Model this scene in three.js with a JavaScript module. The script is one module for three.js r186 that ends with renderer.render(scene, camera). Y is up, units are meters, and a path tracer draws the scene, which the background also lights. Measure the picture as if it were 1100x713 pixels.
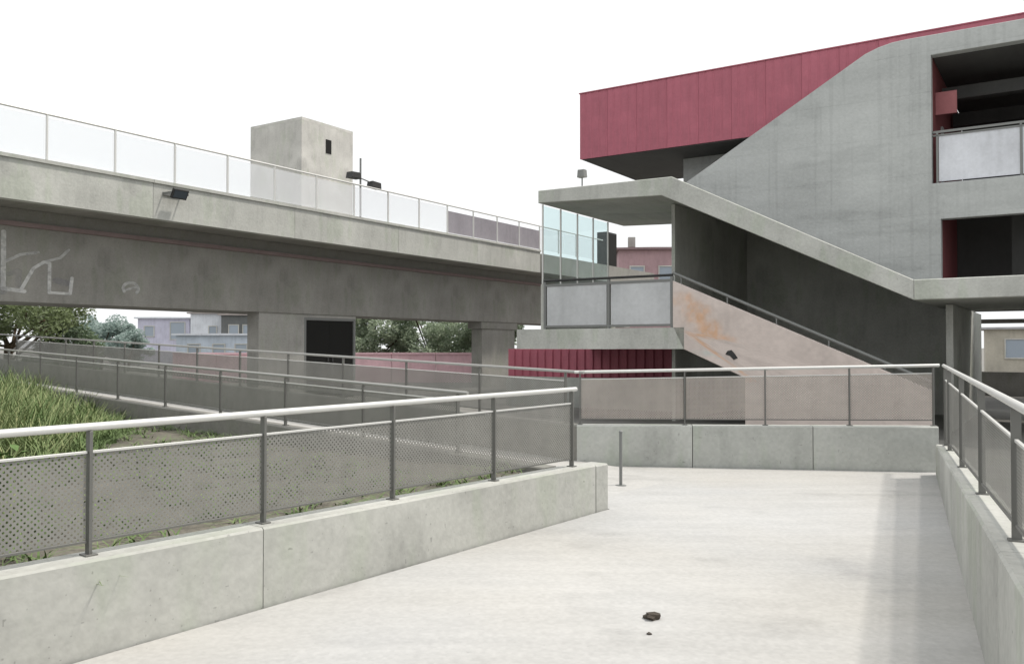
import * as THREE from 'three';
import { mergeGeometries } from 'three/addons/utils/BufferGeometryUtils.js';

// ---------------------------------------------------------------- camera, sky, sun, exposure
const scene = new THREE.Scene();
const camera = new THREE.PerspectiveCamera(42.26, 1100 / 713, 0.05, 900);
camera.position.set(0, 1.5, 0);
camera.rotation.set(THREE.MathUtils.degToRad(0.963), 0, 0);

{ // bright overcast sky, a little stronger towards the zenith
  const w = 64, h = 32, d = new Float32Array(w * h * 4);
  for (let j = 0; j < h; j++) {
    const el = ((j + 0.5) / h - 0.5) * Math.PI, s = Math.max(0, Math.sin(el));
    const L = 0.68 + 0.16 * s;
    for (let i = 0; i < w; i++) {
      const o = (j * w + i) * 4;
      d[o] = L * 0.985; d[o + 1] = L; d[o + 2] = L * 1.005; d[o + 3] = 1;
    }
  }
  const sky = new THREE.DataTexture(d, w, h, THREE.RGBAFormat, THREE.FloatType);
  sky.mapping = THREE.EquirectangularReflectionMapping;
  sky.magFilter = sky.minFilter = THREE.LinearFilter; sky.needsUpdate = true;
  scene.background = sky; scene.environment = sky;
}
const sun = new THREE.DirectionalLight(0xfff8ee, 2.0);
sun.position.set(0.93 * 60, 1.68 * 60, -0.10 * 60);
sun.castShadow = true; sun.shadow.radius = 8; sun.shadow.mapSize.set(4096, 4096);
Object.assign(sun.shadow.camera, { left: -50, right: 50, top: 50, bottom: -50, near: 1, far: 200 });
scene.add(sun, sun.target);

const renderer = new THREE.WebGLRenderer({ antialias: true });
renderer.setSize(1024, 663);
renderer.toneMapping = THREE.LinearToneMapping;
renderer.toneMappingExposure = 1.55;
renderer.shadowMap.enabled = true;

// ---------------------------------------------------------------- helpers
let seed = 20240611;
const rnd = () => { seed = (seed * 1664525 + 1013904223) >>> 0; return seed / 4294967296; };
const rr = (a, b) => a + (b - a) * rnd();
const V = (x, y, z) => new THREE.Vector3(x, y, z);

function hash(ix, iy, s) { let h = (ix * 374761393 + iy * 668265263 + s * 1442695041) | 0; h = Math.imul(h ^ (h >>> 13), 1274126177); return ((h ^ (h >>> 16)) >>> 0) / 4294967296; }
function vnoise(x, y, px, py, s) { // tileable value noise, period px, py
  const x0 = Math.floor(x), y0 = Math.floor(y), fx = x - x0, fy = y - y0;
  const ux = fx * fx * (3 - 2 * fx), uy = fy * fy * (3 - 2 * fy);
  const a = ((x0 % px) + px) % px, b = (a + 1) % px, c = ((y0 % py) + py) % py, e = (c + 1) % py;
  const v0 = hash(a, c, s) * (1 - ux) + hash(b, c, s) * ux, v1 = hash(a, e, s) * (1 - ux) + hash(b, e, s) * ux;
  return v0 * (1 - uy) + v1 * uy;
}
function fbm(u, v, fx, fy, oct, s) { let a = 0, w = 0.5, t = 0; for (let o = 0; o < oct; o++) { a += w * vnoise(u * fx, v * fy, fx, fy, s + o * 17); t += w; w *= 0.55; fx *= 2; fy *= 2; } return a / t; }
const enc = (l) => { l = Math.min(1, Math.max(0, l)); return 255 * (l <= 0.0031308 ? l * 12.92 : 1.055 * Math.pow(l, 1 / 2.4) - 0.055); };
function makeTex(n, fn, metres, srgb = true) {
  const d = new Uint8Array(n * n * 4);
  for (let j = 0; j < n; j++) for (let i = 0; i < n; i++) {
    const c = fn((i + 0.5) / n, (j + 0.5) / n), o = (j * n + i) * 4;
    for (let k = 0; k < 3; k++) d[o + k] = srgb ? enc(c[k]) : 255 * Math.min(1, Math.max(0, c[k]));
    d[o + 3] = 255;
  }
  const t = new THREE.DataTexture(d, n, n, THREE.RGBAFormat);
  t.wrapS = t.wrapT = THREE.RepeatWrapping; t.magFilter = THREE.LinearFilter; t.minFilter = THREE.LinearFilter;
  t.repeat.set(1 / metres, 1 / metres);
  if (srgb) t.colorSpace = THREE.SRGBColorSpace;
  t.needsUpdate = true; return t;
}
const sstep = (a, b, x) => { const t = Math.min(1, Math.max(0, (x - a) / (b - a))); return t * t * (3 - 2 * t); };

// neutral concrete maps (multipliers around 0.8), several characters
const wallMap = makeTex(1024, (u, v) => { // cast wall: cloudy patches, drip streaks, pinholes
  const cloud = fbm(u, v, 3, 3, 5, 1), grain = fbm(u, v, 96, 96, 2, 5);
  const drip = fbm(u, v, 18, 3, 4, 9), patch = fbm(u, v, 6, 4, 3, 21);
  let g = 0.80 + (cloud - 0.5) * 0.34 + (grain - 0.5) * 0.14 - sstep(0.5, 0.85, drip) * 0.07 - sstep(0.62, 0.72, patch) * 0.06;
  if (fbm(u, v, 128, 128, 1, 33) > 0.955) g *= 0.72;
  const green = sstep(0.55, 0.75, fbm(u, v, 14, 3, 3, 41)) * 0.04;
  return [g - green, g - green * 0.4, g * 0.985 - green * 1.3];
}, 3.2);
const wallBump = makeTex(512, (u, v) => { const g = fbm(u, v, 24, 24, 4, 3) * 0.7 + fbm(u, v, 3, 3, 3, 8) * 0.3; return [g, g, g]; }, 1.6, false);
const boardMap = makeTex(1024, (u, v) => { // large cast face: long horizontal lifts and smears
  const lift = fbm(u, v, 3, 14, 4, 51), cloud = fbm(u, v, 4, 4, 4, 55), grain = fbm(u, v, 120, 120, 2, 57);
  const smear = sstep(0.58, 0.78, fbm(u, v, 5, 22, 3, 61));
  let g = 0.80 + (lift - 0.5) * 0.20 + (cloud - 0.5) * 0.22 + (grain - 0.5) * 0.10 - smear * 0.07;
  const yl = v * 6 + (fbm(u, v, 9, 2, 2, 63) - 0.5) * 0.03, dl = Math.abs(yl - Math.round(yl)) * 1.25; // pour joints every 1.25 m
  g -= sstep(0.022, 0.006, dl) * 0.06 * (0.4 + fbm(u, v, 30, 3, 2, 65));
  const run = sstep(0.56, 0.78, fbm(u, v, 60, 2, 3, 67)); g -= run * 0.06;
  return [g * 0.995, g, g * 0.995];
}, 7.5);
const floorMap = makeTex(2048, (u, v) => { // trowelled screed with worn streaks, stains and grit
  const cloud = fbm(u, v, 3, 3, 5, 71), trowel = fbm(u, v, 8, 50, 4, 75), grain = fbm(u, v, 240, 240, 2, 79);
  const stain = sstep(0.6, 0.75, fbm(u, v, 7, 9, 4, 83));
  let g = 0.84 + (cloud - 0.5) * 0.24 + (trowel - 0.5) * 0.13 + (grain - 0.5) * 0.14 - stain * 0.09;
  const k = vnoise(u * 300, v * 300, 300, 300, 91); if (k > 0.985) g *= 0.7;
  const warm = (fbm(u, v, 4, 4, 3, 95) - 0.5) * 0.05;
  return [g + warm, g + warm * 0.3, g - warm];
}, 6.0);
const floorBump = makeTex(1024, (u, v) => { const g = fbm(u, v, 12, 90, 3, 101) * 0.5 + fbm(u, v, 200, 200, 2, 103) * 0.5; return [g, g, g]; }, 3.0, false);
const paintMap = makeTex(512, (u, v) => { // weathered paint
  const c = fbm(u, v, 6, 6, 4, 111), s = fbm(u, v, 30, 4, 3, 113), f = fbm(u, v, 60, 60, 3, 117);
  let g = 0.80 + (c - 0.5) * 0.24 + (s - 0.5) * 0.12 + (f - 0.5) * 0.12;
  return [g, g * 0.99, g * 0.99];
}, 4.0);
const soilMap = makeTex(512, (u, v) => {
  const c = fbm(u, v, 6, 6, 5, 121), f = fbm(u, v, 64, 64, 3, 123), g = 0.65 + (c - 0.5) * 0.5 + (f - 0.5) * 0.5;
  return [g, g * 0.93, g * 0.8];
}, 2.0);
const leafMap = makeTex(128, (u, v) => { const g = 0.8 + (fbm(u, v, 8, 8, 3, 131) - 0.5) * 0.5; return [g, g, g * 0.9]; }, 1);
const holeMap = makeTex(128, (u, v) => { // perforated sheet: staggered round holes, two rows to a tile
  const q = (x, y) => { let a = Math.abs(u - x); a = Math.min(a, 1 - a); let b = Math.abs(v - y); b = Math.min(b, 1 - b); return Math.hypot(a, b); };
  const r = Math.min(q(0.25, 0.25), q(0.75, 0.75)), g = sstep(0.175, 0.195, r);
  return [g, g, g];
}, 0.031, false);

const lin = (r, g, b) => new THREE.Color().setRGB(r, g, b);
function std(rgb, rough = 0.85, opt = {}) {
  const m = new THREE.MeshStandardMaterial({ color: lin(...rgb), roughness: rough, ...opt });
  return m;
}
function conc(rgb, map = wallMap, bump = 0.006) { return std(rgb.map((c) => c / 0.8), 0.92, { map, bumpMap: wallBump, bumpScale: bump }); }
const M = {
  floor: std([0.422 / 0.84, 0.416 / 0.84, 0.402 / 0.84], 0.8, { map: floorMap, bumpMap: floorBump, bumpScale: 0.002 }),
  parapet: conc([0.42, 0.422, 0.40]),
  farWall: conc([0.44, 0.45, 0.43]),
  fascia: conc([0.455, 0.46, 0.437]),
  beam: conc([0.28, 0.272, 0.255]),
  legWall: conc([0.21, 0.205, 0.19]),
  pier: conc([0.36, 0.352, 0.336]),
  face: conc([0.43, 0.443, 0.44], boardMap, 0.01),
  canopy: conc([0.50, 0.505, 0.48]),
  tower: conc([0.55, 0.54, 0.515]),
  red: std([0.475, 0.132, 0.182], 0.6, { map: paintMap }),
  pink: std([1.0, 0.66, 0.72], 0.8, { map: paintMap }),
  rust: std([0.30, 0.23, 0.225], 0.8, { map: paintMap }),
  dark: std([0.03, 0.03, 0.03], 0.7),
  black: std([0.007, 0.007, 0.006], 0.95),
  interior: std([0.10, 0.102, 0.10], 0.9, { map: paintMap }),  // open storeys: concrete darkened, the shade of the deep rooms put into the colour
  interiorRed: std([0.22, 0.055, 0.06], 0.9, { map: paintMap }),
  galv: std([0.62, 0.62, 0.60], 0.45, { metalness: 0.35 }),
  dullRail: std([0.36, 0.36, 0.345], 0.6, { metalness: 0.3 }),
  post: std([0.16, 0.16, 0.15], 0.55, { metalness: 0.4 }),
  greyFrame: std([0.20, 0.205, 0.20], 0.6, { metalness: 0.2 }),
  mesh: std([0.31, 0.31, 0.288], 0.6, { map: paintMap, metalness: 0.25, alphaMap: holeMap, alphaTest: 0.5, side: THREE.DoubleSide }),
  meshBeige: std([0.50, 0.455, 0.415], 0.7, { map: paintMap, alphaMap: holeMap, alphaTest: 0.5, side: THREE.DoubleSide }),
  frost: new THREE.MeshPhysicalMaterial({ color: lin(0.95, 0.96, 0.972), roughness: 0.3, transmission: 0.8, thickness: 0, ior: 1.45 }),
  solidPanel: std([0.35, 0.335, 0.37], 0.7, { map: paintMap }),
  polyc: new THREE.MeshPhysicalMaterial({ color: lin(0.76, 0.785, 0.80), map: paintMap, roughness: 0.4, transmission: 0.2, thickness: 0, ior: 1.4 }),
  whitePanel: new THREE.MeshPhysicalMaterial({ color: lin(0.84, 0.87, 0.93), map: paintMap, roughness: 0.35, transmission: 0.15, thickness: 0 }),
  cyanGlass: new THREE.MeshPhysicalMaterial({ color: lin(0.885, 0.965, 0.97), roughness: 0.02, transmission: 1, thickness: 0, ior: 1.5 }),
  hazeWindow: std([0.32, 0.37, 0.43], 0.3),  // window glass paled, distance haze put into its colour
  window: std([0.05, 0.065, 0.08], 0.15),
  ground: std([0.20 / 0.8, 0.195 / 0.8, 0.185 / 0.8], 0.95, { map: wallMap }),
  soil: std([0.19, 0.188, 0.175], 1, { map: soilMap, bumpMap: soilMap, bumpScale: 0.02 }),
  stem: std([0.16, 0.17, 0.07], 0.9),
  bark: std([0.11, 0.085, 0.06], 1, { map: soilMap }),
};

const used = new Map();
function numbered(n) { const k = used.get(n) || 0; used.set(n, k + 1); return k ? n + '_' + String(k).padStart(3, '0') : n; }
function tag(o, label, category, group) { o.userData.label = label; o.userData.category = category; if (group) o.userData.group = group; return o; }
function thing(name, label, category, pos = [0, 0, 0], deg = 0, group) {
  const g = new THREE.Group(); g.name = numbered(name); g.position.set(...pos); g.rotation.y = THREE.MathUtils.degToRad(deg);
  tag(g, label, category, group); scene.add(g); return g;
}
function mesh(name, geo, mat, parent) {
  const g = Array.isArray(geo) ? (geo.length > 1 ? mergeGeometries(geo.map((q) => (q.index ? q.toNonIndexed() : q))) : geo[0]) : geo;
  const m = new THREE.Mesh(g, mat); m.name = parent === scene ? numbered(name) : name; m.castShadow = m.receiveShadow = true;
  (parent || scene).add(m); return m;
}
function struct(name, geo, mat) { const m = mesh(name, geo, mat, scene); m.userData.kind = 'structure'; return m; }
// uv in metres from position and face direction
function metre(geo, off = rnd() * 7) {
  let g = geo.index ? geo.toNonIndexed() : geo;
  g.computeVertexNormals();
  const p = g.attributes.position, uv = new Float32Array(p.count * 2), a = V(), b = V(), c = V();
  for (let i = 0; i < p.count; i += 3) {
    a.fromBufferAttribute(p, i); b.fromBufferAttribute(p, i + 1); c.fromBufferAttribute(p, i + 2);
    const n = b.clone().sub(a).cross(c.clone().sub(a)).normalize();
    const t = Math.abs(n.y) > 0.75 ? null : V(-n.z, 0, n.x).normalize();
    [a, b, c].forEach((q, k) => {
      const u = t ? (Math.abs(t.x) > 0.999 ? q.x : t.dot(q)) : q.x, v = t ? q.y : q.z;
      uv[(i + k) * 2] = u + off; uv[(i + k) * 2 + 1] = v + off * 0.37;
    });
  }
  g.setAttribute('uv', new THREE.BufferAttribute(uv, 2));
  return g;
}
// straight sweep from a to b (world x,z pairs) of a cross-section [[side offset, y], ...] (section may change height)
function sweep(a, b, sa, sb = sa) {
  const dx = b[0] - a[0], dz = b[1] - a[1], L = Math.hypot(dx, dz), nx = -dz / L, nz = dx / L, n = sa.length, pos = [];
  const A = sa.map(([o, y]) => V(a[0] + nx * o, y, a[1] + nz * o)), B = sb.map(([o, y]) => V(b[0] + nx * o, y, b[1] + nz * o));
  const tri = (p, q, r) => pos.push(p.x, p.y, p.z, q.x, q.y, q.z, r.x, r.y, r.z);
  let area = 0; for (let i = 0; i < n; i++) { const j = (i + 1) % n; area += sa[i][0] * sa[j][1] - sa[j][0] * sa[i][1]; }
  const f = area > 0;
  for (let i = 0; i < n; i++) {
    const j = (i + 1) % n;
    if (f) { tri(A[i], B[i], B[j]); tri(A[i], B[j], A[j]); } else { tri(A[i], B[j], B[i]); tri(A[i], A[j], B[j]); }
  }
  for (let i = 1; i < n - 1; i++) {
    if (f) { tri(A[0], A[i], A[i + 1]); tri(B[0], B[i + 1], B[i]); } else { tri(A[0], A[i + 1], A[i]); tri(B[0], B[i], B[i + 1]); }
  }
  const g = new THREE.BufferGeometry(); g.setAttribute('position', new THREE.Float32BufferAttribute(pos, 3));
  return metre(g);
}
const sec = (o0, o1, y0, y1, c = 0.012) => [[o0, y0], [o1, y0], [o1, y1 - c], [o1 - c, y1], [o0 + c, y1], [o0, y1 - c]];
const bx = (x0, x1, y0, y1, z0, z1) => metre(new THREE.BoxGeometry(x1 - x0, y1 - y0, z1 - z0).translate((x0 + x1) / 2, (y0 + y1) / 2, (z0 + z1) / 2));
function tube(p, q, r, seg = 8) {
  const a = V(...p), b = V(...q), d = b.clone().sub(a), L = d.length();
  const g = new THREE.CylinderGeometry(r, r, L, seg).translate(0, L / 2, 0);
  g.applyQuaternion(new THREE.Quaternion().setFromUnitVectors(V(0, 1, 0), d.normalize())); g.translate(a.x, a.y, a.z);
  return g.toNonIndexed();
}
function extr(pts, z0, z1, bevel = 0) { // polygon in x,y pushed from z0 to z1
  const s = new THREE.Shape(pts.map((p) => new THREE.Vector2(p[0], p[1])));
  const g = new THREE.ExtrudeGeometry(s, { depth: z1 - z0 - 2 * bevel, bevelEnabled: bevel > 0, bevelThickness: bevel, bevelSize: bevel, bevelOffset: -bevel, bevelSegments: 1, curveSegments: 6 });
  g.translate(0, 0, z0 + bevel); return metre(g);
}
function plan(pts, y0, y1) { // horizontal slab over a polygon in x,z ; y may be a function of x,z
  const s = new THREE.Shape(pts.map((p) => new THREE.Vector2(p[0], -p[1])));
  const g = new THREE.ExtrudeGeometry(s, { depth: y1 - y0, bevelEnabled: false }); g.rotateX(-Math.PI / 2); g.translate(0, y0, 0);
  return metre(g);
}
const lerp = (a, b, t) => a + (b - a) * t, lp = (a, b, t) => [lerp(a[0], b[0], t), lerp(a[1], b[1], t)];

// ---------------------------------------------------------------- ground and ramp floor
const GY = -0.35;
{
  const g = new THREE.PlaneGeometry(1600, 1600).rotateX(-Math.PI / 2).translate(0, GY, -300);
  struct('ground', metre(g, 0), M.ground);
}
const E0 = [0.76, -7.80], LD = [-0.6108, 0.7918];           // end of the near left parapet, direction towards the camera side
const behind = (s, o) => [E0[0] + LD[0] * s - 0.7918 * o, E0[1] + LD[1] * s - 0.6108 * o];
const RP = (z, o = 0) => [0.38 + 0.455 * z + 0.910 * o, -z + 0.414 * o];      // right parapet line at depth z, o > 0 outwards
const LEG = [-0.766, -0.643];                                 // direction of the upper ramp leg
const K0 = [0.82, -10.88], KR = [5.10, -10.27];
const N0 = [0.62, -8.06], near = (s) => [N0[0] + LEG[0] * s, N0[1] + LEG[1] * s];
const rise = (s) => 0.034 * Math.max(0, s);
{
  const fl = plan([[-9, 4.9], behind(9.5, -0.02), behind(0, -0.02), [0.91, -7.96], N0, [K0[0], K0[1] + 0.02], [KR[0] - 0.02, KR[1] + 0.02], RP(9.7, 0.03), RP(1, 0.03), [-1.6, 4.9]], -0.35, 0);
  struct('ramp_landing', fl, M.floor);
  const A0 = N0, A1 = near(20), B0 = K0, B1 = [K0[0] + LEG[0] * 20, K0[1] + LEG[1] * 20];
  const w = 2.3;
  struct('ramp', sweep(A0, A1, [[0.0, -0.4], [0.0, -0.004], [w, -0.004], [w, -0.4]], [[0, 0.2], [0, rise(20)], [w, rise(20)], [w, 0.2]]), M.floor);
}

// ---------------------------------------------------------------- parapets of the ramp
function parapet(label, segs, mat) { // segs: [a, b, yb0, yb1, yt0, yt1, o0, o1]
  const t = thing('parapet_wall', label, 'wall', [0, 0, 0], 0);
  for (const [a, b, yb0, yb1, yt0, yt1, o0, o1] of segs) mesh('panel', sweep(a, b, sec(o0, o1, yb0, yt0), sec(o0, o1, yb1, yt1)), mat, t);
  return t;
}
{ // near left parapet: cast panels with open joints
  const j = [0.004, 3.585, 7.16, 9.4], segs = [];
  const yt = (s) => 0.425 + s * 0.009;
  for (let i = 0; i < 3; i++) { const s0 = j[i] + (i ? 0.006 : 0), s1 = j[i + 1]; segs.push([LPf(s0), LPf(s1), -0.3, -0.3, yt(s0), yt(s1), 0, 0.22]); }
  function LPf(s) { return [E0[0] + LD[0] * s, E0[1] + LD[1] * s]; }
  const t = parapet('pale concrete parapet with perforated railing beside the planted bed', segs, M.parapet);
  mesh('joint_filler', sweep(LPf(0.2), LPf(9.2), sec(0.012, 0.2, -0.28, 0.40), sec(0.012, 0.2, -0.28, 0.49)), M.beam, t);
  mesh('end_panel', sweep([0.885, -7.945], [0.765, -7.806], sec(0, 0.2, -0.3, 0.42)), M.parapet, t);
}
{ // right parapet
  const segs = [], yt = (z) => 0.70 - (z - 2.9) * 0.048, zs = [10.05, 7.9, 5.7, 3.5, 1.2];
  for (let i = 0; i < 4; i++) segs.push([RP(zs[i] - (i ? 0.006 : 0)), RP(zs[i + 1]), -0.3, -0.3, yt(zs[i]), yt(zs[i + 1]), -0.2, 0]);
  const t = parapet('pale concrete parapet casting a soft shadow across the walkway', segs, M.parapet);
  mesh('joint_filler', sweep(RP(9.9), RP(1.4), sec(-0.18, -0.012, -0.28, 0.34), sec(-0.18, -0.012, -0.28, 0.74)), M.beam, t);
}
{ // cross parapet at the end of the landing
  const segs = []; for (let i = 0; i < 3; i++) segs.push([lp(KR, K0, i / 3 + (i ? 0.002 : 0)), lp(KR, K0, (i + 1) / 3), -0.3, -0.3, 0.54 - i * 0.012, 0.528 - i * 0.012, 0, 0.2]);
  segs.forEach((s) => { s[6] = 0; s[7] = 0.2; });
  parapet('grey concrete parapet across the end of the landing facing the stair', segs, M.farWall);
}
{ // both parapets of the upper ramp leg
  const fs = [], ns = [];
  for (let i = 0; i < 6; i++) {
    const a = i * 3.3 + 0.004, b = (i + 1) * 3.3 - 0.004, A = [K0[0] + LEG[0] * a, K0[1] + LEG[1] * a], B = [K0[0] + LEG[0] * b, K0[1] + LEG[1] * b];
    fs.push([A, B, -0.3, -0.3, 0.50 + rise(a), 0.50 + rise(b), 0, 0.2]);
    const C = [N0[0] + LEG[0] * (a + 0.25), N0[1] + LEG[1] * (a + 0.25)], D = [N0[0] + LEG[0] * (b + 0.25), N0[1] + LEG[1] * (b + 0.25)];
    ns.push([C, D, -0.3, -0.3, 0.36 + rise(a), 0.36 + rise(b), -0.2, 0]);
  }
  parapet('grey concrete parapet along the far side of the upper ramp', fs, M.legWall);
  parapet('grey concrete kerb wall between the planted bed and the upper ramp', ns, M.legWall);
}

// ---------------------------------------------------------------- perforated sheet railings
function railing(label, a, b, y0, y1, top0, top1, posts, opt = {}) {
  const t = thing('sheet_metal_railing', label, 'railing', [a[0], 0, a[1]]);
  const L = Math.hypot(b[0] - a[0], b[1] - a[1]), d = [(b[0] - a[0]) / L, (b[1] - a[1]) / L];
  const P = (s) => [d[0] * s, d[1] * s], Y = (s) => lerp(y0, y1, s / L), T = (s) => lerp(top0, top1, s / L);
  mesh('top_rail', tube([...P(-0.04).slice(0, 1), T(-0.04), P(-0.04)[1]], [P(L + 0.04)[0], T(L + 0.04), P(L + 0.04)[1]], opt.r || 0.020, 10), opt.rail || M.galv, t);
  const gap = opt.gap ?? 0.13, low = opt.low ?? 0.075;
  posts.forEach((s, i) => {
    const q = P(s);
    mesh('post', [...[sweep(P(s - 0.008), P(s + 0.008), sec(-0.02, 0.02, Y(s) + 0.006, T(s) - 0.02, 0.002))], sweep(P(s - 0.03), P(s + 0.03), sec(-0.035, 0.035, Y(s) - 0.002, Y(s) + 0.008, 0.001))], M.post, t);
    if (i < posts.length - 1) {
      const e = posts[i + 1], s0 = s + 0.014, s1 = e - 0.014;
      const pn = mesh('perforated_panel', sheet(P(s0), P(s1), Y(s0) + low, Y(s1) + low, T(s0) - gap, T(s1) - gap), opt.mesh || M.mesh, t);
      mesh('panel_edge', sweep(P(s0), P(s1), sec(-0.008, 0.008, T(s0) - gap, T(s0) - gap + 0.012, 0.001), sec(-0.008, 0.008, T(s1) - gap, T(s1) - gap + 0.012, 0.001)), M.galv, pn);
      mesh('panel_edge', sweep(P(s0), P(s1), sec(-0.008, 0.008, Y(s0) + low - 0.012, Y(s0) + low, 0.001), sec(-0.008, 0.008, Y(s1) + low - 0.012, Y(s1) + low, 0.001)), M.post, pn);
    }
  });
  return t;
}
function sheet(a, b, yb0, yb1, yt0, yt1) { // one perforated sheet, uv in metres along it
  const g = new THREE.BufferGeometry(), L = Math.hypot(b[0] - a[0], b[1] - a[1]);
  const p = [a[0], yb0, a[1], b[0], yb1, b[1], b[0], yt1, b[1], a[0], yb0, a[1], b[0], yt1, b[1], a[0], yt0, a[1]];
  g.setAttribute('position', new THREE.Float32BufferAttribute(p, 3));
  g.setAttribute('uv', new THREE.Float32BufferAttribute([0, 0, L, yb1 - yb0, L, yt1 - yb0, 0, 0, L, yt1 - yb0, 0, yt0 - yb0], 2));
  g.computeVertexNormals(); return g;
}
railing('galvanised perforated railing on the pale parapet in front of the weeds', behind(0.2, 0.11), behind(9.1, 0.11), 0.427, 0.507, 1.115, 1.085, [0.03, 1.14, 2.25, 3.31, 4.34, 5.4, 6.5, 7.6, 8.7]);
{
  const a = RP(10.25, 0.1), b = RP(1.5, 0.1), L = Math.hypot(a[0] - b[0], a[1] - b[1]);
  railing('perforated railing on the parapet that shades the walkway', a, b, 0.347, 0.767, 1.27, 1.24, [0.43, 1.28, 3.35, 5.33, 7.12, 9.0], { gap: 0.16 });
}
{
  const off = (p) => [p[0] + 0.02, p[1] - 0.1], a = off(lp(KR, K0, 0.0)), b = off(lp(KR, K0, 1.0)), L = Math.hypot(a[0] - b[0], a[1] - b[1]);
  railing('perforated railing across the end of the landing before the stair', a, b, 0.54, 0.506, 1.27, 1.172, [0.03, 1.0, 2.0, 2.98, L - 0.03], { gap: 0.1, mesh: M.meshBeige });
}
{
  const fo = (s) => [K0[0] + LEG[0] * s + 0.0643, K0[1] + LEG[1] * s - 0.0766], no = (s) => [N0[0] + LEG[0] * s - 0.0643, N0[1] + LEG[1] * s + 0.0766];
  const ps = []; for (let s = 0.25; s < 19.5; s += 1.5) ps.push(s);
  railing('perforated railing on the far parapet of the upper ramp', fo(0), fo(19.6), 0.50, 0.50 + rise(19.6), 1.17, 1.17 + rise(19.6), ps, { rail: M.dullRail });
  const pn = []; for (let s = 0.1; s < 19; s += 1.5) pn.push(s);
  railing('perforated railing on the kerb wall between weeds and upper ramp', no(1.36), no(19.8), 0.36 + rise(1.1), 0.36 + rise(19.55), 1.02, 1.02 + rise(18.4), pn, { gap: 0.09, rail: M.dullRail });
}
{ // slim steel stub post standing on the landing
  const t = thing('stub_post', 'slim grey steel stub post standing alone on the landing', 'post', [1.17, 0, -9.25]);
  mesh('shaft', new THREE.CylinderGeometry(0.017, 0.017, 0.57, 12).translate(0, 0.293, 0), M.greyFrame, t);
  mesh('base_plate', new THREE.CylinderGeometry(0.06, 0.065, 0.012, 14).translate(0, 0.005, 0), M.greyFrame, t);
  mesh('cap', new THREE.SphereGeometry(0.023, 12, 6, 0, 6.3, 0, 1.57).translate(0, 0.577, 0), M.greyFrame, t);
}
// scraps on the floor
function scrap(label, x, z, r, mat) {
  const g = new THREE.IcosahedronGeometry(r, 1), p = g.attributes.position;
  for (let i = 0; i < p.count; i++) { const k = 0.65 + 0.7 * hash(Math.round(p.getX(i) * 4000), Math.round(p.getY(i) * 4000) + Math.round(p.getZ(i) * 9000), 7); p.setXYZ(i, p.getX(i) * k * 1.3, Math.max(0, p.getY(i) * k * 0.55 + r * 0.4), p.getZ(i) * k); }
  const m = mesh('floor_scrap', metre(g), mat, scene); m.position.set(x, 0.001, z); tag(m, label, 'debris');
}
scrap('crumpled dark brown scrap lying on the pale walkway', 0.77, -4.75, 0.035, std([0.055, 0.045, 0.035], 0.9));
scrap('tiny dark crumb beside the crumpled scrap on the walkway', 0.715, -4.5, 0.011, std([0.07, 0.06, 0.05], 0.9));

// ---------------------------------------------------------------- planted bed
const bed = [behind(0.4, 0.2), behind(9.4, 0.2), [-12, -4], [-14, -14], [N0[0] + LEG[0] * 19 - 0.1, N0[1] + LEG[1] * 19 + 0.13], [N0[0] + LEG[0] * 0.4 - 0.12, N0[1] + LEG[1] * 0.4 + 0.16]];
struct('planting_bed', plan(bed, -0.34, 0.30), M.soil);
function inside(x, z, poly) { let c = false; for (let i = 0, j = poly.length - 1; i < poly.length; j = i++) { const [xi, zi] = poly[i], [xj, zj] = poly[j]; if ((zi > z) !== (zj > z) && x < (xj - xi) * (z - zi) / (zj - zi) + xi) c = !c; } return c; }
function blade(h, w, lean, turn, x, z) {
  const c = Math.cos(turn), s = Math.sin(turn), pos = [], n = 3;
  const P = (k, e) => { const t = k / n, o = lean * t * t, ww = w * (1 - t * 0.85) * e; return [x + c * o - s * ww, h * t * (1 - 0.12 * t * lean / h), z + s * o + c * ww]; };
  for (let k = 0; k < n; k++) pos.push(...P(k, -1), ...P(k, 1), ...P(k + 1, 1), ...P(k, -1), ...P(k + 1, 1), ...P(k + 1, -1));
  const g = new THREE.BufferGeometry(); g.setAttribute('position', new THREE.Float32BufferAttribute(pos, 3)); return g;
}
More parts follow.
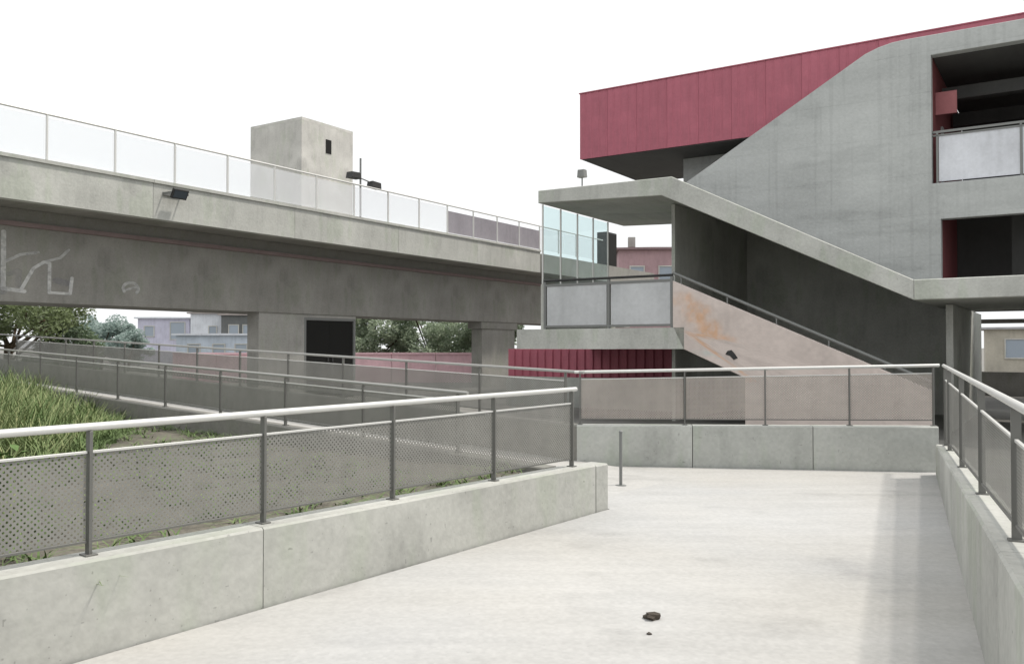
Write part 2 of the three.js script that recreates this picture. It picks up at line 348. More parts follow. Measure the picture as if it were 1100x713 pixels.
{
  const parts = []; for (let i = 0; i < 11; i++) parts.push(blade(rr(0.5, 1), rr(0.006, 0.013), rr(0.1, 0.5), rr(0, 6.28), rr(-0.07, 0.07), rr(-0.07, 0.07)));
  const tuft = mergeGeometries(parts); tuft.computeVertexNormals();
  const list = [];
  for (let i = 0; i < 26000 && list.length < 7500; i++) {
    const x = rr(-14, 0.8), z = rr(-21, -1); if (!inside(x, z, bed)) continue;
    const tall = sstep(-0.1, 1.9, (-x - 2.95) - (-z - 6) * 0.36), den = fbm((x + 30) / 40, (z + 40) / 40, 20, 20, 3, 7);
    if (den < 0.42 && rnd() > 0.25) continue;
    if (tall < 0.12 && rnd() > 0.22) continue;
    const s = lerp(0.10, 0.64, tall) * rr(0.6, 1.35) * (0.7 + den * 0.6);
    list.push([x, z, s]);
  }
  const gm = std([0.75, 0.75, 0.75], 0.9, { side: THREE.DoubleSide });
  const im = new THREE.InstancedMesh(tuft, gm, list.length), m4 = new THREE.Matrix4(), q = new THREE.Quaternion(), col = new THREE.Color();
  list.forEach(([x, z, s], i) => {
    q.setFromAxisAngle(V(0, 1, 0), rnd() * 6.28); m4.compose(V(x, 0.295, z), q, V(0.7 + s * 0.6, s, 0.7 + s * 0.6)); im.setMatrixAt(i, m4);
    const k = rnd() * (s > 0.28 ? 1 : 0.45); col.setRGB(lerp(0.15, 0.46, k * k), lerp(0.23, 0.48, k * k), lerp(0.08, 0.24, k * k)); im.setColorAt(i, col);
  });
  im.name = 'grass'; im.castShadow = im.receiveShadow = true; im.userData = { kind: 'stuff', label: 'green grass and weeds growing in the planted bed', category: 'grass' };
  scene.add(im);
}
const leafGreen = [[0.13, 0.22, 0.07], [0.09, 0.16, 0.06], [0.19, 0.28, 0.10]].map((c) => std(c, 0.8, { side: THREE.DoubleSide, map: leafMap }));
function weed(x, z, h, mat) {
  const t = thing('leafy_weed', 'leafy green weed standing taller than the bed grass', 'plant', [x, 0.295, z], rnd() * 360, 'tall weeds in the planted bed');
  const stems = [], leaves = [];
  for (let k = 0; k < 7; k++) {
    const a = rnd() * 6.28, l = rr(0.08, 0.34), hh = h * rr(0.7, 1.05), tip = [Math.cos(a) * l, hh, Math.sin(a) * l];
    stems.push(tube([0, 0, 0], tip, 0.004, 4));
    for (let i = 3; i < 20; i++) {
      const f = i / 20, an = i * 2.4 + k, s = rr(0.09, 0.16) * (1.15 - 0.5 * f);
      const g = new THREE.BufferGeometry(), w = s * 0.36;
      g.setAttribute('position', new THREE.Float32BufferAttribute([0, 0, 0, s * 0.5, s * 0.2, w, s, s * 0.05, 0, 0, 0, 0, s, s * 0.05, 0, s * 0.5, s * 0.2, -w], 3));
      g.setAttribute('uv', new THREE.Float32BufferAttribute([0, 0.5, 0.5, 1, 1, 0.5, 0, 0.5, 1, 0.5, 0.5, 0], 2));
      g.rotateZ(rr(-0.3, 0.6)); g.rotateY(an); g.translate(tip[0] * f, tip[1] * f, tip[2] * f); g.computeVertexNormals(); leaves.push(g);
    }
  }
  mesh('stem', stems, M.stem, t); mesh('leaves', leaves, mat, t);
}
for (let i = 0; i < 8; i++) { const s = rr(3.8, 5.4), o = rr(0.5, 3.4), p = behind(s, o); if (inside(p[0], p[1], bed)) weed(p[0], p[1], rr(0.6, 0.85), leafGreen[i % 3]); }

// ---------------------------------------------------------------- footbridge
const BP = [-10.12, 0, -22], BR = 57;
{
  const t = thing('footbridge', 'long concrete footbridge with deep girder crossing above the ramps', 'bridge', BP, BR);
  const sf = (y0, y1) => [[-0.28, y0], [0, y0], [0, y1 - 0.09], [-0.02, y1 - 0.07], [0.05, y1 - 0.07], [0.05, y1], [-0.28, y1]];
  for (let x = -14; x < 21; x += 5) { // cast fascia lengths
    const x1 = Math.min(x + 5, 21.2);
    mesh('fascia_panel', [bx(x, x1 - 0.012, 4.91, 5.86, -0.28, 0), bx(x, x1 - 0.012, 5.863, 5.95, -0.28, 0.05)], M.fascia, t);
  }
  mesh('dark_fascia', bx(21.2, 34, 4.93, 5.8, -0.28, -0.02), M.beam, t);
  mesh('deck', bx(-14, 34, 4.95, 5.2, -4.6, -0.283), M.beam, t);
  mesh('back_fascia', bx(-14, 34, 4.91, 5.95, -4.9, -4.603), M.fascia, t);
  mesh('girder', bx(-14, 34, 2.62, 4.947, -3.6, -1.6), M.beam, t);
  mesh('girder_ledge', bx(-14, 34, 4.50, 4.61, -1.597, -1.48), M.rust, t);
  // sprayed lines on the girder
  const can = document.createElement('canvas'); can.width = 1024; can.height = 512; const c = can.getContext('2d');
  c.clearRect(0, 0, 1024, 512); c.lineCap = 'round'; c.lineJoin = 'round';
  const ln = (pts, w, col) => { c.strokeStyle = col; c.lineWidth = w; c.beginPath(); pts.forEach(([x, y], i) => (i ? c.lineTo(x, y) : c.moveTo(x, y))); c.stroke(); };
  const X = (px) => px * 4.6, Y = (py) => (py - 250) * 6.2;
  const g1 = 'rgba(196,196,194,1)', g2 = 'rgba(186,186,184,0.9)';
  ln([[X(8), Y(255)], [X(8), Y(316)], [X(30), Y(318)]], 26, g1); ln([[X(8), Y(288)], [X(26), Y(278)], [X(45), Y(274)]], 20, g2);
  ln([[X(26), Y(318)], [X(40), Y(292)], [X(52), Y(284)], [X(58), Y(285)], [X(58), Y(318)], [X(82), Y(318)], [X(84), Y(300)]], 20, g1);
  ln([[X(55), Y(283)], [X(70), Y(278)], [X(80), Y(268)]], 18, g2);
  c.strokeStyle = g2; c.lineWidth = 22; c.beginPath(); c.arc(X(158), Y(308), 46, 2.6, 6.9); c.stroke(); ln([[X(150), Y(310)], [X(164), Y(306)]], 18, g2);
  ln([[X(2), Y(300)], [X(6), Y(318)]], 60, 'rgba(160,160,158,0.6)'); ln([[X(14), Y(300)], [X(24), Y(296)], [X(24), Y(312)]], 30, 'rgba(165,165,165,0.3)');
  ln([[X(66), Y(304)], [X(78), Y(306)]], 44, 'rgba(150,150,158,0.3)');
  c.globalCompositeOperation = 'destination-out'; // worn and flaked
  for (let i = 0; i < 2600; i++) { c.fillStyle = 'rgba(0,0,0,' + rr(0.03, 0.14).toFixed(2) + ')'; c.beginPath(); c.arc(rnd() * 1024, rnd() * 512, rr(3, 16), 0, 6.3); c.fill(); }
  const tx = new THREE.CanvasTexture(can); tx.colorSpace = THREE.SRGBColorSpace; tx.magFilter = THREE.LinearFilter;
  const gp = new THREE.PlaneGeometry(5.1, 1.9).translate(-2.22 + 2.55, 3.50, -1.593);
  mesh('sprayed_graffiti', gp, new THREE.MeshStandardMaterial({ map: tx, transparent: true, roughness: 0.9 }), t);
}
{ // piers
  const t = thing('bridge_pier', 'concrete bridge pier with a black door beside it', 'pier', BP, BR);
  mesh('shaft', bx(5.98, 7.96, GY, 2.617, -2.2, -1.65), M.pier, t);
  for (const [a, b] of [[7.963, 8.07], [10.41, 10.51]]) mesh('door_jamb', bx(a, b, GY, 2.5, -2.2, -1.66), M.greyFrame, t);
  mesh('door_head', bx(8.073, 10.407, 2.42, 2.5, -2.2, -1.66), M.greyFrame, t);
  mesh('lintel', bx(7.963, 10.51, 2.503, 2.617, -2.2, -1.65), M.pier, t);
  for (const [a, b] of [[8.09, 9.236], [9.244, 10.39]]) {
    const d = mesh('door_leaf', bx(a, b, GY, 2.405, -1.78, -1.70), M.black, t);
    mesh('handle', bx(a < 9 ? b - 0.14 : a + 0.07, a < 9 ? b - 0.07 : a + 0.14, 0.95, 1.1, -1.697, -1.66), M.dark, d);
  }
  const u = thing('bridge_pier', 'shaded concrete bridge pier next to the stair landing', 'pier', BP, BR);
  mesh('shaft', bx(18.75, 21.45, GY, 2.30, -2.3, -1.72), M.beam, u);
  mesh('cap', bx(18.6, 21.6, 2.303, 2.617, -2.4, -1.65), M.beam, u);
}
{ // glass balustrade
  const t = thing('glass_balustrade', 'frosted glass balustrade with slim posts along the footbridge edge', 'balustrade', BP, BR);
  const x0 = -1.80 - 1.76 * 6;
  mesh('top_rail', tube([x0, 7.08, -0.1], [27.5, 7.08, -0.1], 0.03, 8), M.galv, t);
  for (let i = 0; i < 26; i++) {
    const x = x0 + i * 1.76; if (x > 27.6) break;
    mesh('post', bx(x - 0.018, x + 0.018, 5.952, 7.06, -0.13, -0.07), M.galv, t);
    if (x + 1.76 < 27.7) mesh(x > 13 && x < 21 ? 'solid_panel' : 'glass_pane', bx(x + 0.045, x + 1.715, 6.0, x > 13 && x < 21 ? 6.86 : 6.99, -0.106, -0.094), x > 13 && x < 21 ? M.solidPanel : M.frost, t);
  }
}
function floodlight(label, parentPos, deg, pos, tilt) {
  const t = thing('floodlight', label, 'floodlight', parentPos, deg);
  const h = new THREE.Group(); h.name = 'head'; h.position.set(...pos); h.rotation.x = tilt; t.add(h);
  mesh('housing', [extr([[-0.24, -0.14], [0.24, -0.14], [0.24, 0.14], [-0.24, 0.14]], -0.02, 0.06, 0.015), extr([[-0.17, -0.09], [0.17, -0.09], [0.17, 0.09], [-0.17, 0.09]], -0.12, -0.021, 0.02)], M.dark, h);
  mesh('lens', bx(-0.2, 0.2, -0.1, 0.1, 0.061, 0.066), M.window, h);
  mesh('bracket', [bx(pos[0] - 0.28, pos[0] - 0.26, pos[1] - 0.03, pos[1] + 0.03, pos[2] - 0.3, pos[2] + 0.03), bx(pos[0] + 0.26, pos[0] + 0.28, pos[1] - 0.03, pos[1] + 0.03, pos[2] - 0.3, pos[2] + 0.03), bx(pos[0] - 0.28, pos[0] + 0.28, pos[1] - 0.04, pos[1] + 0.04, pos[2] - 0.33, pos[2] - 0.302)], M.greyFrame, t);
  return t;
}
floodlight('dark floodlight tilted down on the footbridge fascia', BP, BR, [1.55, 5.62, 0.335], 0.5);
{
  const t = thing('light_mast', 'short mast with two dark lamp heads above the footbridge railing', 'lamp', BP, BR);
  mesh('mast', [tube([9.35, 5.95, -0.35], [9.35, 8.1, -0.35], 0.035), tube([8.95, 7.45, -0.35], [10.15, 7.3, -0.35], 0.025)], M.greyFrame, t);
  mesh('lamp_head', extr([[8.75, 7.32], [9.25, 7.34], [9.22, 7.56], [8.8, 7.54]], -0.5, -0.2, 0.02), M.dark, t);
  mesh('lamp_head', extr([[9.8, 7.16], [10.3, 7.14], [10.28, 7.36], [9.85, 7.38]], -0.5, -0.2, 0.02), M.dark, t);
}
{ // dark cabinet standing on the deck past the glass screen
  const t = thing('deck_cabinet', 'tall dark service cabinet standing on the footbridge deck', 'cabinet', BP, BR);
  mesh('body', bx(29.0, 30.2, 5.203, 7.75, -1.2, -0.6), M.dark, t); mesh('door', bx(29.06, 30.14, 5.3, 7.65, -0.597, -0.57), M.black, t);
}

// ---------------------------------------------------------------- tower block behind the bridge
{
  const p = [-11.08, 0, -45], t = thing('lift_tower', 'square concrete tower with one small opening behind the footbridge', 'tower', p, -33);
  mesh('shaft', bx(-4.0, 0, GY, 13.45, -3.85, 0), M.tower, t);
  mesh('roof_slab', bx(-4.0, 0, 13.453, 13.6, -3.85, 0.0), M.tower, t);
  const o = mesh('opening', bx(0.002, 0.03, 12.0, 12.75, -2.15, -1.75), M.black, t);
}

// ---------------------------------------------------------------- main building
const MP = [12.83, 0, -26], MR = -33;
{
  const t = thing('main_building', 'grey concrete building with slanted wall edge and open storeys', 'building', MP, MR);
  mesh('face_wall', extr([[-8.3, GY], [0.26, GY], [0.26, 2.46], [0.18, 2.47], [0.18, 5.35], [9, 5.35], [9, 6.45], [-0.06, 6.45], [-0.06, 10.38], [9, 10.38], [9, 10.98], [-0.7, 11.0], [-1.15, 10.98], [-1.55, 10.9], [-1.95, 10.76], [-8.3, 7.1]], -0.35, 0, 0.012), M.face, t);
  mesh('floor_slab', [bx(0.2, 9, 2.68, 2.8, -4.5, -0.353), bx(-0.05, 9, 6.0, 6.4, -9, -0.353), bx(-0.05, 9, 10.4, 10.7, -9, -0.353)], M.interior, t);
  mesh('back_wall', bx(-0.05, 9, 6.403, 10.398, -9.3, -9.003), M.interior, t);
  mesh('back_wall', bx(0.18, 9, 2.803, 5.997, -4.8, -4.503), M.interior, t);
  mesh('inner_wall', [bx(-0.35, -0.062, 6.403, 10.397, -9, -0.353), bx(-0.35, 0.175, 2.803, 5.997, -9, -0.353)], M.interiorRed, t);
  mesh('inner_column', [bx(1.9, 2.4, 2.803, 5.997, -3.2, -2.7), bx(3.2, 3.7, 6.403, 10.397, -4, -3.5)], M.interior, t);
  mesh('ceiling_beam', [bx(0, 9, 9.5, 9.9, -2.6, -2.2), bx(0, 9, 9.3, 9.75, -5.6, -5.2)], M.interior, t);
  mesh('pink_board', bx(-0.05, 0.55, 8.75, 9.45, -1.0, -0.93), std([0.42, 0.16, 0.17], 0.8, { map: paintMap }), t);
  mesh('recessed_wall', bx(-8.95, 0, GY, 8.68, -2.6, -2.3), M.face, t);
  mesh('return_wall', bx(-8.29, -7.99, GY, 6.9, -2.297, -0.353), M.face, t);
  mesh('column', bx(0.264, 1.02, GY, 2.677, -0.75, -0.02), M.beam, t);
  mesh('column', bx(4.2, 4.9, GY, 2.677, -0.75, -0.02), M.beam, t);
  mesh('cross_beam', bx(0.2, 9, 2.36, 2.52, -8.2, -8.0), M.beam, t);
  mesh('low_wall', bx(0.2, 9, GY, 0.55, -8.2, -8.0), M.beam, t);
  // guard panels of the upper storey
  for (let i = 0; i < 4; i++) mesh('guard_panel', bx(0.12 + i * 2.2, 0.12 + i * 2.2 + 2.16, 6.52, 7.9, -0.2, -0.17), M.whitePanel, t);
  mesh('guard_rail', [bx(-0.05, 9, 8.0, 8.07, -0.22, -0.14), bx(-0.05, 9, 7.905, 7.95, -0.22, -0.14)], M.greyFrame, t);
  for (let i = 0; i < 4; i++) mesh('guard_post', bx(0.05 + i * 2.2, 0.11 + i * 2.2, 6.453, 7.998, -0.22, -0.14), M.greyFrame, t);
  // red clad upper volume, corrugated sheet
  const red = mesh('red_volume', bx(-12.38, -0.62, 8.72, 11.25, -6, -0.372), M.red, t);
  const sheetGeo = (() => { // one ribbed sheet, 1.2 m
    const s = new THREE.Shape(); s.moveTo(0.004, 0);
    for (let k = 0; k < 4; k++) { const x = k * 0.3 + 0.004; s.lineTo(x, 0.012); s.lineTo(x + 0.2, 0.012); s.lineTo(x + 0.215, 0.002); s.lineTo(x + 0.275, 0.002); s.lineTo(x + 0.285, 0.012); }
    s.lineTo(1.196, 0.012); s.lineTo(1.196, 0);
    const g = new THREE.ExtrudeGeometry(s, { depth: 2.53, bevelEnabled: false }); g.rotateX(-Math.PI / 2).scale(1, 1, -1);
    const ix = g.attributes.position; for (let i = 0; i < ix.count; i += 3) { const v = [0, 1, 2].map((k) => [ix.getX(i + k), ix.getY(i + k), ix.getZ(i + k)]); ix.setXYZ(i + 1, ...v[2]); ix.setXYZ(i + 2, ...v[1]); }
    return metre(g, 0);
  })();
  const redTones = [0.96, 1.0, 1.05].map((k) => { const m = M.red.clone(); m.color.multiplyScalar(k); return m; });
  for (let i = 0; i < 10; i++) { const sh = mesh('cladding_sheet', sheetGeo, redTones[Math.floor(rnd() * 3)], red); sh.position.set(-12.4 + i * 1.2, 8.715, -0.37); }
  mesh('top_strip', bx(-0.618, 9, 10.705, 11.25, -6, -0.36), M.red, red);
  mesh('parapet_cap', bx(-12.43, 9, 11.253, 11.29, -0.6, -0.33), M.red, red);
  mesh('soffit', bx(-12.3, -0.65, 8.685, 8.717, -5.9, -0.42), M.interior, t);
}

// ---------------------------------------------------------------- stair, landing and canopy
const SP = [3.73, 0, -20], SR = -33;
const stainMap = makeTex(1024, (u, v) => { // pinkish render with rust bleeding, tile 8 m
  const c = fbm(u, v, 8, 8, 5, 201), f = fbm(u, v, 90, 90, 2, 203), s = fbm(u, v, 40, 8, 3, 207);
  let g = 0.8 + (c - 0.5) * 0.26 + (f - 0.5) * 0.12 - sstep(0.55, 0.8, s) * 0.04;
  const x = u * 8, y = v * 8, wob = (fbm(u, v, 24, 24, 3, 211) - 0.5) * 0.9;
  const d1 = Math.hypot((x - 0.75) / 0.75, (y - 2.02 + (x - 0.75) * 0.6) / 0.46) + wob * 1.5, d2 = Math.hypot((x - 1.9) / 0.8, (y - 1.2 + (x - 1.9) * 0.4) / 0.28) + wob * 1.5;
  const o = Math.max(sstep(1.2, 0.2, d1), sstep(1.2, 0.2, d2) * 0.8) * (0.5 + 0.5 * sstep(0.35, 0.6, fbm(u, v, 60, 40, 3, 219)));
  const gr = sstep(0.5, 0.1, Math.hypot((x - 0.9) / 1.1, (y - 1.35) / 0.3) + wob * 0.6) * 0.8;
  return [g * (1 + 0.08 * o - 0.18 * gr), g * (1 - 0.20 * o - 0.02 * gr), g * (1 - 0.42 * o)];
}, 8);
{
  const t = thing('covered_stair', 'concrete stair with folded canopy, landing and pink stained parapet', 'stair', SP, SR);
  mesh('canopy', extr([[-3.65, 5.18], [-0.25, 5.05], [5.16, 2.43], [5.16, 2.84], [0.0, 5.47], [-3.65, 5.50]], -2.6, 0, 0.015), M.canopy, t);
  mesh('canopy_back', extr([[-3.65, 5.18], [-0.553, 5.062], [-0.553, 5.475], [-3.65, 5.50]], -5.05, -2.603), M.canopy, t);
  mesh('stair_roof', extr([[-0.55, 5.06], [-0.25, 5.05], [5.16, 2.43], [5.16, 2.84], [0.0, 5.47], [-0.55, 5.473]], -7.2, -2.603), M.canopy, t);  // roof carried back behind the canopy, shaped to darken the stairwell
  mesh('floor_slab', extr([[5.163, 2.43], [13, 2.47], [13, 2.88], [5.163, 2.84]], -6.5, -0.002, 0.015), M.canopy, t);
  mesh('shading_side_wall', bx(-0.54, -0.45, GY, 5.045, -7.0, -1.3), M.canopy, t);  // encloses the stairwell so that its inside falls dark
  mesh('shading_side_wall', bx(5.5, 5.64, GY, 2.42, -9.4, -2.2), M.canopy, t);
  mesh('shading_side_wall', bx(9.2, 9.4, GY, 2.44, -9.4, -0.6), M.canopy, t);  // unseen wall, added beyond the frame to shade the passage
  mesh('back_wall', extr([[-0.54, GY], [5.64, GY], [5.64, 2.3], [5.1, 2.42], [-0.28, 5.03], [-0.54, 5.04]], -7.15, -7.003), M.canopy, t);  // closes the stairwell, its depth chosen for how dark the inside gets
  const px = extr([[0.02, 1.96], [0.28, 1.44], [1.5, 0.9], [1.72, 0.8], [1.72, GY], [5.48, GY], [5.48, 0.62], [0.02, 3.03]], -0.16, 0.0, 0.01);
  { const p = px.attributes.position, uv = px.attributes.uv; for (let i = 0; i < p.count; i++) { uv.setXY(i, p.getX(i) + p.getZ(i) * 0.7, p.getY(i) + (p.getY(i) < 0 ? 8 : 0)); } }
  mesh('parapet', px, std([0.62 / 0.8, 0.54 / 0.8, 0.50 / 0.8], 0.9, { map: stainMap, bumpMap: wallBump, bumpScale: 0.005 }), t);
  mesh('broken_patch', extr([[1.33, 1.40], [1.42, 1.42], [1.50, 1.33], [1.56, 1.24], [1.47, 1.2], [1.38, 1.29], [1.28, 1.32]], 0.002, 0.012), M.dark, t);
  // steps
  for (let i = 0; i < 14; i++) mesh('step', bx(0.3 + i * 0.35, 0.3 + (i + 1) * 0.35, 1.62 - i * 0.163 - 0.15, 1.79 - i * 0.163, -1.597, -0.163), M.canopy, t);
  mesh('waist_slab', extr([[0.3, 1.44], [1.5, 0.9], [4.3, GY], [5.2, GY], [0.3, 1.75]], -1.59, -0.17), M.beam, t);
  mesh('handrail', [tube([0.0, 3.22, -0.08], [5.48, 0.78, -0.08], 0.035), ...[0.2, 1.3, 2.4, 3.5, 4.6, 5.4].map((x) => tube([x, 3.03 - x * 0.441, -0.08], [x, 3.22 - x * 0.4455, -0.08], 0.018))], M.greyFrame, t);
  // landing
  mesh('landing_slab', bx(-4.3, 0.298, 1.44, 1.94, -4.6, 0.0), M.canopy, t);
  for (const [a, b] of [[-3.44, -1.69], [-1.63, -0.03]]) {
    const pn = mesh('guard_panel', bx(a + 0.03, b - 0.03, 2.03, 3.02, -0.06, -0.045), M.polyc, t);
    mesh('frame', [bx(a, b, 3.023, 3.08, -0.08, -0.03), bx(a, b, 1.975, 2.027, -0.08, -0.03)], M.greyFrame, pn);
  }
  for (const x of [-3.47, -1.66, -0.02]) mesh('guard_post', bx(x - 0.03, x + 0.03, 1.942, 3.14, -0.085, -0.025), M.greyFrame, t);
  mesh('guard_rail', tube([-3.5, 3.17, -0.055], [0.0, 3.17, -0.055], 0.03), M.dark, t);
  mesh('side_upstand', bx(-3.62, -3.52, 1.942, 3.097, -4.2, -0.09), M.canopy, t);
  // glass screen under the canopy end
  for (let i = 0; i < 5; i++) mesh('screen_post', bx(-3.59, -3.55, 3.10, 5.145, -0.115 - i * 0.93, -0.085 - i * 0.93), M.galv, t);
  for (let i = 0; i < 4; i++) mesh('screen_pane', bx(-3.575, -3.565, 3.14, 5.12, -0.97 - i * 0.93, -0.16 - i * 0.93), M.cyanGlass, t);
}
{ // red corrugated wall under the landing
  const t = thing('red_corrugated_wall', 'dark red corrugated metal wall in the shade under the landing', 'wall', SP, SR);
  const s = new THREE.Shape(); s.moveTo(-7.28, 4.4); for (let x = -7.28; x < -0.9; x += 0.28) { s.lineTo(x, 4.15); s.lineTo(x + 0.12, 4.15); s.lineTo(x + 0.15, 4.10); s.lineTo(x + 0.25, 4.10); } s.lineTo(-0.6, 4.4);
  const g = new THREE.ExtrudeGeometry(s, { depth: 0.86, bevelEnabled: false }); g.rotateX(-Math.PI / 2); g.translate(0, 0.56, 0);
  mesh('corrugated_sheet', metre(g), M.red, t);
  mesh('plinth', bx(-7.3, -0.58, GY, 0.557, -4.5, -4.05), M.farWall, t);
}
{ // small mast lamp above the canopy end
  const t = thing('mast_lamp', 'small grey lamp on a short mast above the canopy end', 'lamp', SP, SR);
  mesh('mast', tube([-2.85, 5.48, -0.9], [-2.85, 5.92, -0.9], 0.02), M.greyFrame, t);
  mesh('lamp_head', extr([[-2.96, 5.9], [-2.74, 5.9], [-2.76, 6.1], [-2.94, 6.1]], -1.0, -0.8, 0.02), M.greyFrame, t);
}

// ---------------------------------------------------------------- things beyond the bridge
{ // faded pink boundary wall
  const t = thing('boundary_wall', 'long low faded pink boundary wall seen under the footbridge', 'wall', [-17.4, 0, -44]);
  for (let i = 0; i < 11; i++) mesh('wall_panel', [bx(i * 2.25, i * 2.25 + 2.22, GY, 1.08, -0.2, 0)], M.pink, t);
  for (let i = 0; i < 11; i++) mesh('coping', bx(i * 2.25, i * 2.25 + 2.22, 1.083, 1.18, -0.25, 0.05), M.pink, t);
}
function house(name, label, pos, deg, w, h, d, wall, roofMat, wins, group) {
  const t = thing(name, label, 'house', pos, deg, group);
  mesh('wall', bx(0, w, 0, h, -d, 0), wall, t);
  mesh('roof', extr([[-0.3, h + 0.003], [w + 0.3, h + 0.003], [w + 0.3, h + 0.14], [w * 0.5, h + 0.16], [-0.3, h + 0.14]], -d - 0.3, 0.3), roofMat, t);
  for (const [x, y, ww, hh] of wins) {
    const f = mesh('window', [bx(x - 0.08, x + ww + 0.08, y - 0.08, y, 0.002, 0.08), bx(x - 0.08, x + ww + 0.08, y + hh, y + hh + 0.08, 0.002, 0.08), bx(x - 0.08, x, y, y + hh, 0.002, 0.08), bx(x + ww, x + ww + 0.08, y, y + hh, 0.002, 0.08)], M.tower, t);
    mesh('pane', bx(x + 0.003, x + ww - 0.003, y + 0.003, y + hh - 0.003, 0.004, 0.03), M.hazeWindow, f);
  }
  return t;
}
const paleBlue = std([0.55, 0.62, 0.72], 0.85, { map: paintMap }), whiteBlue = std([0.80, 0.84, 0.90], 0.85, { map: paintMap }), grayBlue = std([0.38, 0.42, 0.46], 0.85, { map: paintMap }), tileRoof = std([0.42, 0.38, 0.36], 0.9, { map: paintMap });  // pale house paint with the distance haze mixed into the colours
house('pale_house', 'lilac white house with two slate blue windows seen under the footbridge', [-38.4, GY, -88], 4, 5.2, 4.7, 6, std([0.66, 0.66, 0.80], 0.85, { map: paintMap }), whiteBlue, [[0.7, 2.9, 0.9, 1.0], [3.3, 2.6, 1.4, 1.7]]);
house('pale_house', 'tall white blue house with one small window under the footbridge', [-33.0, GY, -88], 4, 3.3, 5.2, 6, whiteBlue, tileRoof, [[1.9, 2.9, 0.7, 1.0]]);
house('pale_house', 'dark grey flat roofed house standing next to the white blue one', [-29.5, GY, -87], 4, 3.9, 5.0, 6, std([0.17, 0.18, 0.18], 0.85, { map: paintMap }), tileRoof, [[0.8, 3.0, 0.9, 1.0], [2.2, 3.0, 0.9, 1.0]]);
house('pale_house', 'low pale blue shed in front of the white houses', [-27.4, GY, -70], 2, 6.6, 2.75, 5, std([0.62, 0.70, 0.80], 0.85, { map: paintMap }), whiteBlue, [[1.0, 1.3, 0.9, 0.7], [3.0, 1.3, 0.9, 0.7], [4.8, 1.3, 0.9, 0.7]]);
{
  const h = house('pink_house', 'pink walled house visible between landing and canopy', [7.5, GY, -60], -4, 4.6, 8.6, 6, std([0.50, 0.34, 0.36], 0.85, { map: paintMap }), std([0.32, 0.23, 0.24], 0.9, { map: paintMap }), [[0.8, 6.3, 0.9, 1.1], [2.8, 6.3, 0.9, 1.1]]);
  mesh('chimney', bx(0.7, 1.2, 8.9, 9.6, -1.4, -0.8), M.pier, h);
}

house('beige_house', 'beige house seen through the open ground storey', [32, GY, -58], -28, 14, 3.0, 6, std([0.55, 0.52, 0.44], 0.9, { map: paintMap }), std([0.50, 0.50, 0.52], 0.9, { map: paintMap }), [[1.2, 1.1, 1.4, 1.2], [4.2, 1.1, 1.4, 1.2], [7.4, 1.1, 1.4, 1.2], [10.6, 1.1, 1.4, 1.2]]);

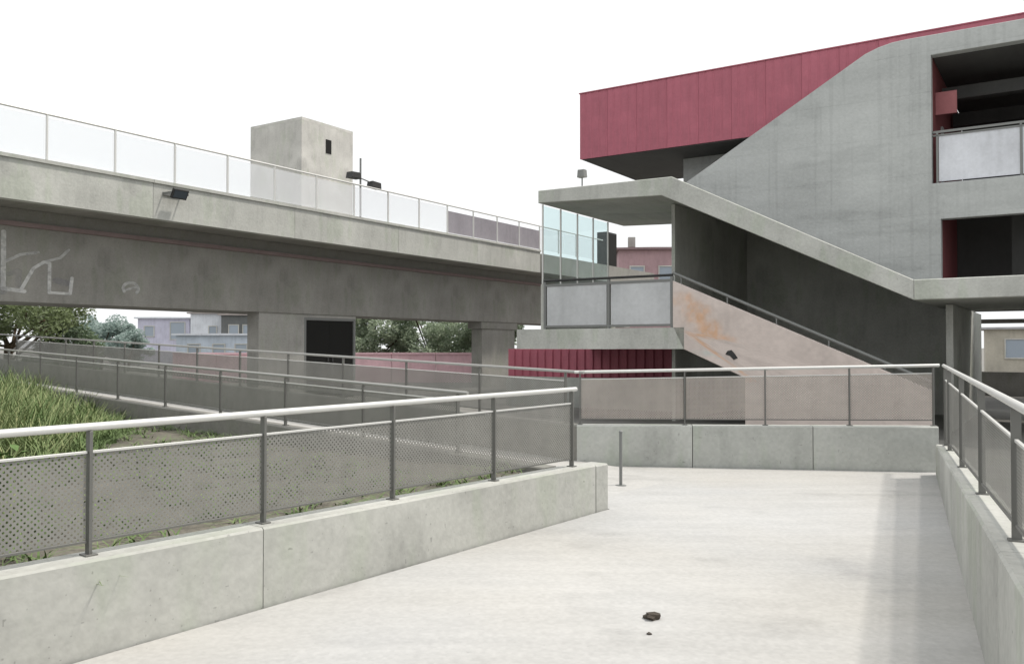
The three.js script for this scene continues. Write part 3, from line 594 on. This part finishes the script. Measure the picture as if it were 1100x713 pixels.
function tree(label, x, z, h, r, ch, mat, leaf, n) {
  const t = thing('tree', label, 'tree', [x, GY, z], 0, 'trees beyond the footbridge');
  const br = [tube([0, 0, 0], [0.1, h * 0.35, 0.05], h * 0.03, 7)];
  const cl = [];
  for (let k = 0; k < 26; k++) { const a = rnd() * 6.28, b = Math.acos(rr(-0.85, 1)), q = Math.pow(rnd(), 0.4); cl.push([Math.cos(a) * Math.sin(b) * r * q, h - ch / 2 + Math.cos(b) * ch / 2 * q, Math.sin(a) * Math.sin(b) * r * q, rr(0.22, 0.42) * r]); }
  for (let k = 0; k < 9; k++) br.push(tube([0.1, h * rr(0.2, 0.35), 0.05], cl[k].slice(0, 3), h * 0.010, 5));
  mesh('trunk', br, M.bark, t);
  const pos = [], uv = [], a = V(), b = V(), d = V();
  for (let i = 0; i < n; i++) {
    const c = cl[Math.floor(rnd() * cl.length)]; d.set(rr(-1, 1), rr(-1, 1), rr(-1, 1)); if (d.length() > 1) { i--; continue; }
    const px = c[0] + d.x * c[3], py = c[1] + d.y * c[3] * 0.75, pz = c[2] + d.z * c[3], s = leaf * rr(0.6, 1.3);
    a.set(rr(-1, 1), rr(-0.6, 0.6), rr(-1, 1)).normalize().multiplyScalar(s); b.set(rr(-1, 1), rr(-1, 1), rr(-1, 1)).cross(a).normalize().multiplyScalar(s * 0.45);
    pos.push(px - a.x, py - a.y, pz - a.z, px + b.x, py + b.y, pz + b.z, px + a.x, py + a.y, pz + a.z, px - a.x, py - a.y, pz - a.z, px + a.x, py + a.y, pz + a.z, px - b.x, py - b.y, pz - b.z);
    uv.push(0, 0.5, 0.5, 1, 1, 0.5, 0, 0.5, 1, 0.5, 0.5, 0);
  }
  const g = new THREE.BufferGeometry(); g.setAttribute('position', new THREE.Float32BufferAttribute(pos, 3)); g.setAttribute('uv', new THREE.Float32BufferAttribute(uv, 2)); g.computeVertexNormals();
  mesh('crown', g, mat, t);
}
const gr = (c, t = 0.25) => new THREE.MeshPhysicalMaterial({ color: lin(...c), roughness: 1, transmission: t, thickness: 0, side: THREE.DoubleSide, map: leafMap });
const g1 = gr([0.17, 0.22, 0.10], 0.35), g2 = gr([0.18, 0.25, 0.16], 0.35), g3 = gr([0.36, 0.46, 0.47], 0.45), g4 = gr([0.44, 0.53, 0.42], 0.5);  // leaf greens lightened, distance haze painted into them
tree('dense dark green tree left of the sky gap under the footbridge', -20.6, -35, 5.6, 2.6, 4.6, g1, 0.085, 17000);
tree('dark green bushy tree touching the pale houses under the footbridge', -19.3, -37, 3.3, 1.6, 2.9, g2, 0.085, 9000);
tree('haze tinted blue green tree standing before the lilac white house', -31.6, -66, 4.0, 2.3, 3.6, g3, 0.13, 8000);
tree('haze tinted blue green bush beside the lilac white house', -28.6, -64, 3.3, 1.7, 3.0, g3, 0.13, 6000);
for (const [x, z, h, r, w] of [[-8.0, -49, 4.6, 2.3, 'green leafy tree behind the pink boundary wall next to the black door'], [-4.9, -50, 5.0, 2.5, 'tallest green tree behind the pink boundary wall between two smaller ones'], [-1.6, -49.5, 4.3, 2.2, 'shortest green tree behind the pink boundary wall beside the shaded pier']]) tree(w, x, z, h, r, h * 0.97, g4, 0.11, 15000);
renderer.render(scene, camera);
